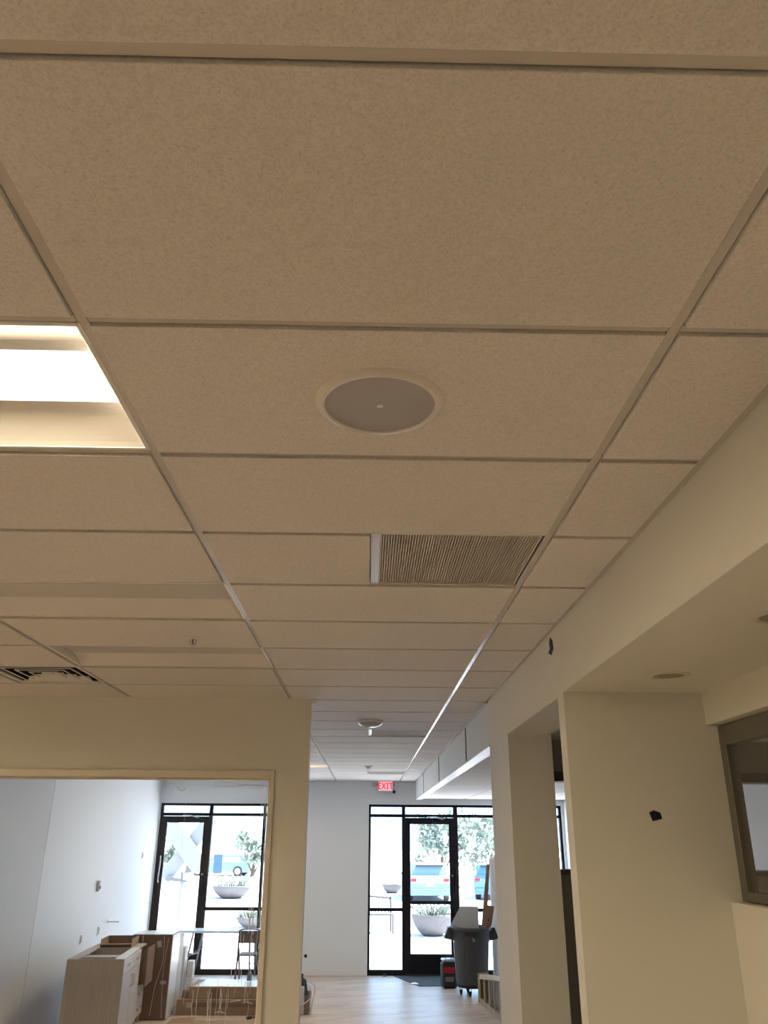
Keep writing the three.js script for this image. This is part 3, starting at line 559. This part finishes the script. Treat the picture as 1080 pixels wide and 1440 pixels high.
// ---------------------------------------------------------------- entrance clutter
{
  const t = thing('trash_can', 'large dark grey wheeled trash can beside the entrance door', 'trash can', [2.29, 0, 13.6]); t.scale.set(1.13, 1, 1.13);
  const shell = (r0, r1, y0, y1) => lathe([[r0, y0], [r1, y1]], 40);
  mesh('body', lathe([[0.0005, 0.155], [0.2, 0.155], [0.212, 0.165], [0.222, 0.2], [0.252, 0.74], [0.262, 0.745], [0.272, 0.9], [0.298, 0.905], [0.3, 0.95], [0.29, 0.96], [0.283, 0.952], [0.27, 0.93], [0.24, 0.72], [0.2, 0.2], [0.0005, 0.18]], 48), mGreyBin, t);
  for (let i = 0; i < 8; i++) { const a = i * Math.PI / 4 + 0.25; mesh('rib', bar([0.217 * Math.cos(a), 0.19, 0.217 * Math.sin(a)], [0.25 * Math.cos(a), 0.73, 0.25 * Math.sin(a)], 0.018, 0.018, 0.004), mGreyBin, t); }
  for (const s of [-1, 1]) mesh('handle', [hull([[s * 0.27, 0.95, -0.09], [s * 0.27, 0.95, 0.09], [s * 0.33, 0.945, -0.08], [s * 0.33, 0.945, 0.08], [s * 0.385, 0.79, -0.06], [s * 0.385, 0.79, 0.06], [s * 0.36, 0.785, -0.06], [s * 0.36, 0.785, 0.06], [s * 0.265, 0.76, -0.05], [s * 0.265, 0.76, 0.05]])], mGreyBin, t);
  const dolly = mesh('dolly', lathe([[0.0005, 0.112], [0.19, 0.112], [0.212, 0.12], [0.216, 0.154], [0.205, 0.158], [0.0005, 0.15]], 40), mRubber, t);
  for (let i = 0; i < 5; i++) { const a = i * Math.PI * 0.4 - 1.9, x = 0.16 * Math.cos(a), d = 0.16 * Math.sin(a); mesh('caster', [rod([x - 0.012, 0.038, d], [x + 0.012, 0.038, d], 0.038, 18), bar([x - 0.018, 0.03, d], [x - 0.018, 0.115, d], 0.005, 0.03, 0.001), bar([x + 0.018, 0.03, d], [x + 0.018, 0.115, d], 0.005, 0.03, 0.001)], mRubber, dolly); }
  const g = new TextGeometry('BRUTE', { font, size: 0.045, depth: 0.002, curveSegments: 3 }); g.computeBoundingBox(); const bb = g.boundingBox; g.translate(-(bb.min.x + bb.max.x) / 2, 0, 0);
  const w = mesh('lettering', g, mDark, t, [-0.02, 0.845, -0.273]); w.rotation.x = -0.06;
  mesh('dirt_patch', hull([[-0.02, 0.83, -0.2735], [0.02, 0.8, -0.2715], [0.03, 0.77, -0.27], [-0.005, 0.765, -0.2695], [0, 0.79, -0.266]]), M(0.25, 0.25, 0.24, 0.8), t);
  const f = thing('foam_board', 'light grey board standing in the trash can', 'board', [2.27, 0.22, 13.62], -0.1);
  mesh('sheet', along([[0, 0], [0.006, 0], [0.036, 1.02], [0.03, 1.02]], -0.155, 0.155), M(0.5, 0.5, 0.51, 0.7), f);
  mesh('torn_flap', hull([[-0.155, 0.71, 0.02], [-0.155, 0.99, 0.03], [-0.3, 0.75, 0.01], [-0.155, 0.72, 0.024], [-0.29, 0.74, 0.014]]), M(0.5, 0.5, 0.51, 0.7), f);
  const wd = M(0.34, 0.2, 0.13, 0.75, { map: laminate });
  const p = thing('wood_plank', 'tall narrow wooden plank leaning out of the trash can', 'wood', [2.42, 0.25, 13.57]);
  mesh('plank', hull([[-0.05, 0, 0], [0.06, 0, 0], [-0.05, 0, 0.02], [0.06, 0, 0.02], [0.175, 1.62, 0.08], [0.225, 1.62, 0.08], [0.175, 1.62, 0.1], [0.225, 1.62, 0.1]]), wd, p);
  const q = thing('wood_offcut', 'shorter wood offcut with a knot hole in the trash can', 'wood', [2.44, 0.3, 13.66]);
  mesh('plank', bar([0.0, 0, 0], [0.2, 0.95, 0.03], 0.115, 0.02, 0.003), wd, q); mesh('knot', rod([0.155, 0.74, 0.005], [0.155, 0.74, 0.012], 0.014, 12), mDark, q);
  const r = thing('white_roll', 'pale roll of paper standing behind the trash can', 'roll', [2.74, 0, 13.95]);
  mesh('roll', lathe([[0.0005, 0], [0.062, 0], [0.064, 0.004], [0.064, 1.93], [0.05, 1.96], [0.03, 1.96], [0.028, 1.9], [0.0005, 1.9]], 28), M(0.8, 0.81, 0.82, 0.7), r); mesh('core', lathe([[0.03, 1.85], [0.03, 1.968], [0.026, 1.968], [0.026, 1.85]], 20), mCard, r);
}
{
  const t = thing('tool_bag', 'black and red tool case on the floor left of the trash can', 'bag', [1.97, 0, 14.12], 0.1);
  mesh('body', B(-0.1, 0.14, 0, 0.38, 0, 0.24, 0.03), mRubber, t); mesh('red_panel', B(-0.088, 0.1, 0.22, 0.31, -0.004, 0.0, 0.002), M(0.35, 0.012, 0.02, 0.5), t);
  mesh('grey_panel', B(-0.06, 0.08, 0.1, 0.17, -0.004, 0, 0.002), M(0.16, 0.15, 0.15, 0.6), t); mesh('lid', B(-0.09, 0.13, 0.38, 0.42, 0.01, 0.23, 0.014), M(0.3, 0.34, 0.36, 0.3), t);
  mesh('handle', tube([[-0.03, 0.42, 0.12], [-0.02, 0.45, 0.12], [0.06, 0.45, 0.12], [0.07, 0.42, 0.12]], 0.009, 16), mRubber, t);
}
{
  const t = thing('step_ladder', 'yellow stepladder lying on its side by the right wall', 'ladder', [2.33, 0, 12.95]);
  const gold = M(0.27, 0.195, 0.07, 0.4), alu = M(0.55, 0.53, 0.48, 0.35, { metalness: 0.6 }), L = 2.3, dx = 0.092, dy = 0.123;
  const at = (s, top) => [dx * s, top ? 0.345 + dy * s : 0.035, -s];
  mesh('rail', bar(at(0, false), at(L, false), 0.03, 0.07, 0.004), gold, t); mesh('rail', bar(at(0, true), at(L, true), 0.03, 0.07, 0.004), gold, t);
  mesh('top_cap', B(-0.03, 0.13, 0.0, 0.39, 0, 0.05, 0.006), gold, t);
  for (let i = 0; i < 7; i++) { const s = 0.02 + i * 0.31; mesh('step', bar([dx * s - 0.01, 0.04, -s], [dx * s - 0.01, 0.33 + dy * s, -s], 0.022, 0.03, 0.003), alu, t); }
  mesh('rear_rail', bar([0.1, 0.02, 0], [0.1 + dx * L, 0.02, -L], 0.025, 0.035, 0.003), gold, t); mesh('rear_rail', bar([0.1, 0.36, 0], [0.1 + dx * L, 0.6, -L], 0.025, 0.035, 0.003), gold, t);
  const p = thing('grey_panel', 'dull grey-brown panel standing behind the ladder', 'panel', [2.45, 0, 12.94]);
  mesh('panel', hull([[0, 0, 0], [0.02, 0, 0], [0, 0.34, 0], [0.02, 0.34, 0], [0.2, 0, -2.2], [0.22, 0, -2.2], [0.2, 0.56, -2.2], [0.22, 0.56, -2.2]]), M(0.24, 0.21, 0.19, 0.8), p);
  mesh('edge_strip', bar([0.01, 0.345, 0], [0.21, 0.565, -2.2], 0.02, 0.01, 0.002), M(0.4, 0.38, 0.35, 0.5), p);
  const k = thing('cable_heap', 'small dark heap of cable beside the storefront behind the ladder', 'cable', [2.78, 0, 13.3]);
  const pts = []; for (let i = 0; i < 40; i++) { const a = i * 0.7; pts.push([0.1 * Math.cos(a) * (1 + 0.2 * Math.sin(i * 1.7)), 0.02 + 0.004 * i, 0.1 * Math.sin(a)]); }
  mesh('coil', tube(pts, 0.012, 160, 6), M(0.06, 0.07, 0.1, 0.5), k); mesh('plug', B(0.06, 0.1, 0.17, 0.26, -0.02, 0.02, 0.006), mRubber, k);
}
{
  const t = thing('scrap_box', 'small brown carton of scrap metal strips at the partition edge', 'box', [-0.28, 0, 12.075]);
  const w = 0.105, h = 0.23, L = 0.36;
  mesh('wall', B(-w, w, 0, h, 0, 0.006), mCard, t); mesh('wall', B(-w, w, 0, h, L - 0.006, L), mCard, t); mesh('wall', B(-w, -w + 0.006, 0, h, 0.006, L - 0.006), mCard, t); mesh('wall', B(w - 0.006, w, 0, h, 0.006, L - 0.006), mCardDark, t); mesh('bottom', B(-w, w, 0, 0.008, 0, L), mCard, t);
  const b = thing('black_bag', 'black plastic bag stuffed into the carton of scrap', 'bag', [-0.29, 0.012, 12.2]);
  const g = new THREE.IcosahedronGeometry(1, 3), p = g.attributes.position; for (let i = 0; i < p.count; i++) { const x = p.getX(i), y = p.getY(i), z = p.getZ(i), k = 1 + 0.14 * Math.sin(9 * x + 3 * y) * Math.cos(7 * z); p.setXYZ(i, x * k * 0.085, Math.max(0, 0.22 + 0.2 * y * k), z * k * 0.13); } g.computeVertexNormals();
  mesh('bag', g, mDark, b); mesh('knot', lathe([[0.0005, 0.47], [0.02, 0.46], [0.012, 0.43], [0.025, 0.4]], 12), mDark, b);
  for (const [i, x, d, y] of [[0, -0.33, 12.04, 0], [1, -0.265, 12.035, 1]]) {
    const c = thing('paper_roll', i ? 'right of two small white rolls poking from the scrap carton' : 'left of two small white rolls poking from the scrap carton', 'roll', [x, 0.01, d]);
    mesh('roll', lathe([[0.0005, 0], [0.024, 0], [0.026, 0.01], [0.026, 0.3 + 0.02 * y], [0.018, 0.315 + 0.02 * y], [0.0005, 0.32 + 0.02 * y]], 20), M(0.75, 0.73, 0.72, 0.7), c); mesh('end_cap', lathe([[0.0005, 0.325 + 0.02 * y], [0.008, 0.324 + 0.02 * y], [0.009, 0.31 + 0.02 * y]], 12), M(0.4, 0.36, 0.33, 0.7), c);
  }
  const al = M(0.7, 0.7, 0.72, 0.3, { metalness: 0.7 });
  [['long bent metal strip sticking out highest beside the scrap carton', [[0, 0, 0], [0.03, 0.2, 0], [0.05, 0.34, 0], [-0.02, 0.4, 0.02], [-0.08, 0.43, 0.03]]], ['thin metal strip leaning on the right side of the scrap carton', [[0, 0, 0.05], [-0.01, 0.15, 0.05], [0.0, 0.28, 0.05], [-0.03, 0.35, 0.06]]], ['pale metal strip slanting down across the front of the scrap carton', [[0.02, 0.22, -0.03], [-0.06, 0.16, -0.035], [-0.14, 0.11, -0.03], [-0.17, 0.0, -0.02]]]].forEach(([label, pts]) => tag(mesh('metal_strip', tube(pts, 0.008, 24, 6), al, null, [-0.145, 0.006, 12.0]), label, 'metal strip'));
}
tag(mesh('door_mat', hull([[1.1, 0.0005, 15.38], [2.3, 0.0005, 15.38], [1.5, 0.0005, 14.32], [2.5, 0.0005, 14.4], [1.1, 0.009, 15.38], [2.3, 0.009, 15.38], [1.5, 0.009, 14.32], [2.5, 0.009, 14.4]]), M(0.05, 0.06, 0.065, 0.95, { map: weave })), 'dark grey entrance mat inside the glass door', 'mat');
tag(mesh('paper_scrap', hull([[1.36, 0.01, 14.5], [1.5, 0.01, 14.48], [1.48, 0.012, 14.6], [1.38, 0.012, 14.6], [1.43, 0.03, 14.55]]), M(0.85, 0.86, 0.88, 0.6)), 'scrap of white paper on the near edge of the entrance mat', 'paper');
{ const t = thing('door_stop', 'tiny black door stop on the floor below the side pane', 'door stop', [0.95, 0, 15.3]); mesh('wedge', hull([[-0.03, 0, 0], [0.03, 0, 0], [-0.03, 0, 0.07], [0.03, 0, 0.07], [-0.03, 0.035, 0.07], [0.03, 0.035, 0.07]]), mRubber, t); mesh('grip', B(-0.02, 0.02, 0.03, 0.05, 0.055, 0.07, 0.004), mRubber, t); }
// ---------------------------------------------------------------- outside
struct('ground', [B(-60, 60, -0.4, -0.03, END + 0.15, 26), B(-90, 90, -0.7, -0.34, 25.5, 160)], mConcrete, 'sunlit pale paving outside the storefront', 'ground');
function planter(label, x, d, r, h, y, tall) {
  const t = thing('planter', label, 'planter', [x, y, d]);
  mesh('bowl', lathe([[0.0005, 0], [r * 0.42, 0], [r * 0.62, h * 0.14], [r * 0.84, h * 0.45], [r * 0.97, h * 0.8], [r, h * 0.97], [r * 0.97, h], [r * 0.9, h * 0.97], [r * 0.87, h * 0.85]], 48), mPlanter, t);
  mesh('soil', lathe([[0.0005, h * 0.86], [r * 0.88, h * 0.84]], 32), mBark, t);
  const f = [];
  for (let i = 0; i < 70; i++) { const a = rr(0, 6.28), q = r * 0.75 * Math.sqrt(rnd()), lean = rr(0.15, 0.8) * r, k = tall * rr(0.5, 1), x0 = q * Math.cos(a), z0 = q * Math.sin(a); f.push(tube([[x0, h * 0.85, z0], [x0 + lean * 0.4 * Math.cos(a), h * 0.85 + k * 0.7, z0 + lean * 0.4 * Math.sin(a)], [x0 + lean * Math.cos(a), h * 0.85 + k, z0 + lean * Math.sin(a)]], 0.016, 4, 4)); }
  mesh('foliage', f, mLeaf, t);
}
planter('round concrete planter with spiky green plants seen through the entrance door', 2.3, 21.9, 0.54, 0.5, -0.03, 0.34);
planter('wide low concrete planter with green plants seen through the left window', -5.45, 39, 0.86, 0.52, -0.34, 0.5);
planter('planter half hidden behind the film shreds beside the chair', -2.5, 23.6, 0.42, 0.26, -0.03, 0.2);
planter('shallow planter seen through the pane left of the entrance door', 1.9, 43, 0.5, 0.42, -0.34, 0.05);
{
  const t = thing('patio_chair', 'dark metal patio bench with slatted back outside the side pane', 'chair', [1.07, -0.03, 22.2], 0.12), m = M(0.03, 0.03, 0.04, 0.5);
  for (const s of [-0.42, 0.24]) for (const q of [0, 0.4]) mesh('leg', rod([s, 0, q], [s, q ? 0.84 : 0.44, q], 0.022, 8), m, t);
  mesh('seat', B(-0.42, 0.24, 0.42, 0.455, 0, 0.42, 0.006), m, t); mesh('top_rail', rod([-0.42, 0.86, 0.42], [0.24, 0.8, 0.42], 0.024, 8), m, t); mesh('lower_rail', rod([-0.42, 0.55, 0.42], [0.24, 0.55, 0.42], 0.018, 8), m, t);
  for (let i = 0; i < 7; i++) mesh('slat', rod([-0.36 + i * 0.09, 0.46, 0.42], [-0.33 + i * 0.09, 0.82, 0.42], 0.014, 6), m, t);
}
function car(name, label, x, d, turn, paint, y, tallness) {
  const t = thing(name, label, 'car', [x, y, d], turn), Lc = 4.5, w = 0.9;   // its rear faces the building
  const side = (pts, hw, bev) => { const s = new THREE.Shape(pts.map(([a, b]) => new THREE.Vector2(a, b))); const g = new THREE.ExtrudeGeometry(s, { depth: 2 * hw - 2 * bev, bevelEnabled: true, bevelSize: bev, bevelThickness: bev, bevelSegments: 3 }); g.rotateY(Math.PI / 2); g.translate(-hw + bev, 0, 0); return metric(g); };
  const k = tallness;
  mesh('body', side([[0.05, 0.3], [Lc - 0.15, 0.3], [Lc - 0.05, 0.6], [Lc - 0.15, 0.78 * k], [3.3, 0.93 * k], [0.12, 0.98 * k], [0, 0.7]], w, 0.06), paint, t);
  const cab = mesh('cabin', side([[0.2, 0.95 * k], [3.15, 0.92 * k], [2.45, 1.42 * k], [0.7, 1.45 * k], [0.35, 1.38 * k]], w - 0.1, 0.08), paint, t);
  const mg = M(0.5, 0.5, 0.5, 0.1);
  mesh('spoiler', B(-0.6, 0.6, 1.4 * k, 1.46 * k, 0.1, 0.42, 0.015), mDark, t);
  mesh('rear_window', hull([[-0.64, 1.0 * k, 0.16], [0.64, 1.0 * k, 0.16], [-0.55, 1.32 * k, 0.3], [0.55, 1.32 * k, 0.3], [-0.6, 1.0 * k, 0.25], [0.6, 1.0 * k, 0.25]]), mg, t);
  mesh('windscreen', hull([[-0.66, 0.97 * k, 3.22], [0.66, 0.97 * k, 3.22], [-0.56, 1.36 * k, 2.66], [0.56, 1.36 * k, 2.66], [0, 1.0 * k, 3.0]]), mg, t);
  for (const s of [-1, 1]) { mesh('side_window', hull([[s * 0.815, 0.99 * k, 0.5], [s * 0.815, 0.98 * k, 2.75], [s * 0.81, 1.33 * k, 2.3], [s * 0.81, 1.34 * k, 0.75], [s * 0.7, 1.1 * k, 1.5]]), mg, t); mesh('tail_light', B(s * 0.72 - 0.12, s * 0.72 + 0.12, 0.78 * k, 0.92 * k, -0.03, 0.08, 0.02), M(0.5, 0.01, 0.015, 0.25), t); mesh('mirror', B(s * 0.97 - 0.07, s * 0.97 + 0.07, 0.95 * k, 1.07 * k, 2.75, 2.85, 0.02), paint, t); }
  for (const s of [-1, 1]) for (const q of [0.8, 3.6]) { const wh = mesh('wheel', rod([s * 0.7, 0.32, q], [s * 0.91, 0.32, q], 0.32, 28), mRubber, t); mesh('hub', rod([s * 0.9, 0.32, q], [s * 0.925, 0.32, q], 0.2, 18), mSteel, wh); }
  mesh('bumper', B(-0.82, 0.82, 0.32, 0.52, -0.08, 0.06, 0.03), paint, t); mesh('plate', B(-0.16, 0.16, 0.62 * k, 0.74 * k, -0.06, -0.045, 0.003), mWhitePaint, t);
  mesh('roof_rail', [rod([-0.62, 1.5 * k, 0.7], [-0.62, 1.5 * k, 2.3], 0.02, 8), rod([0.62, 1.5 * k, 0.7], [0.62, 1.5 * k, 2.3], 0.02, 8)], mDark, t);
  return t;
}
car('car', 'pale parked car with red tail lights seen through the entrance door', 3.4, 37.5, 0.05, M(0.11, 0.18, 0.22, 0.3), -0.34, 1.0);
car('car', 'blue parked car at the far right pane behind the plank', 6.3, 38.3, -0.25, M(0.06, 0.15, 0.25, 0.3), -0.34, 0.98);
car('car', 'distant bluish car seen through the left window under the foliage', -7.3, 60, 1.45, M(0.16, 0.23, 0.28, 0.3), -0.34, 0.9);
function tree(label, x, d, r, h, y) {
  const t = thing('tree', label, 'tree', [x, y, d]);
  mesh('trunk', rod([0, 0, 0], [0.1, h - r * 0.5, 0], 0.16, 10, 0.09), mBark, t);
  mesh('branches', [0, 1, 2, 3, 4].map((i) => rod([0.06, h - r * 1.2, 0], [r * 0.6 * Math.cos(i * 1.3), h + r * 0.2 * Math.sin(i * 2.1), r * 0.6 * Math.sin(i * 1.3)], 0.06, 6, 0.02)), mBark, t);
  const leaf = new THREE.BufferGeometry(); leaf.setAttribute('position', new THREE.Float32BufferAttribute([0, 0, 0, 0.09, 0.14, 0.02, -0.09, 0.14, 0.02, 0, 0.32, 0], 3)); leaf.setIndex([0, 1, 2, 1, 3, 2]); leaf.computeVertexNormals();
  const n = 800, im = new THREE.InstancedMesh(leaf, mLeaf, n), o = new THREE.Object3D(), cl = [];
  for (let i = 0; i < 16; i++) cl.push([rr(-0.75, 0.75) * r, h + rr(-0.55, 0.75) * r, rr(-0.7, 0.7) * r, rr(0.2, 0.42) * r]);
  for (let i = 0; i < n; i++) { const c = cl[i % 16], a = rr(0, 6.28), b = Math.acos(rr(-1, 1)), q = c[3] * Math.cbrt(rnd()); o.position.set(c[0] + q * Math.sin(b) * Math.cos(a), c[1] + q * Math.cos(b), c[2] + q * Math.sin(b) * Math.sin(a)); o.rotation.set(rr(0, 6), rr(0, 6), rr(0, 6)); o.scale.setScalar(rr(0.7, 1.5)); o.updateMatrix(); im.setMatrixAt(i, o.matrix); }
  im.name = 'foliage'; im.userData = { kind: 'stuff' }; im.castShadow = im.receiveShadow = true; t.add(im);
}
tree('leafy green tree beyond the parking lot seen through the entrance door', 4.6, 46, 1.5, 2.35, -0.34);
tree('leafy green tree beyond the parking lot seen in the right storefront pane', 7.2, 48, 1.8, 2.2, -0.34);
tree('distant green tree above the bluish car in the left window', -6.9, 57, 1.3, 1.7, -0.34);
tree('distant green tree seen at the left side of the left glass door', -11.4, 50, 1.3, 1.5, -0.34);
{ // angular white structure outside the left door
  const t = thing('angular_canopy', 'white angular canopy of crossed slabs seen through the left glass door', 'canopy', [-4.72, -0.03, 25.4]);
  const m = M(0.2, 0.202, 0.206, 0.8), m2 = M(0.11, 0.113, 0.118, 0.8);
  mesh('slab', bar([-0.72, 2.65, 0], [0.35, 1.4, 0.05], 0.5, 0.08, 0.01), m, t); mesh('slab', bar([-0.75, 1.1, 0.2], [0.4, 2.6, 0.2], 0.4, 0.08, 0.01), m, t);
  mesh('fin', hull([[-0.12, 1.25, 0.1], [0.3, 1.3, 0.1], [0.35, 1.75, 0.1], [0.05, 1.95, 0.1], [0.1, 1.5, 0.3]]), m2, t);
  mesh('foot', hull([[-0.65, 1.06, 0], [0.02, 1.0, 0], [-0.6, 1.2, 0], [-0.1, 1.05, 0.4], [-0.6, 1.06, 0.4]]), m2, t);
  mesh('post', rod([-0.2, 0, 0.3], [-0.2, 1.3, 0.3], 0.06, 12), m, t);
}
{
  const t = thing('sign_panel', 'small blue sign on a post seen through the left window', 'sign', [-7.0, -0.34, 44]);
  mesh('post', rod([0, 0, 0.03], [0, 1.5, 0.03], 0.03, 8), mSteel, t); mesh('panel', B(-0.22, 0.22, 0.8, 1.7, -0.02, 0, 0.004), M(0.03, 0.08, 0.13, 0.5), t);
}
renderer.render(scene, camera);
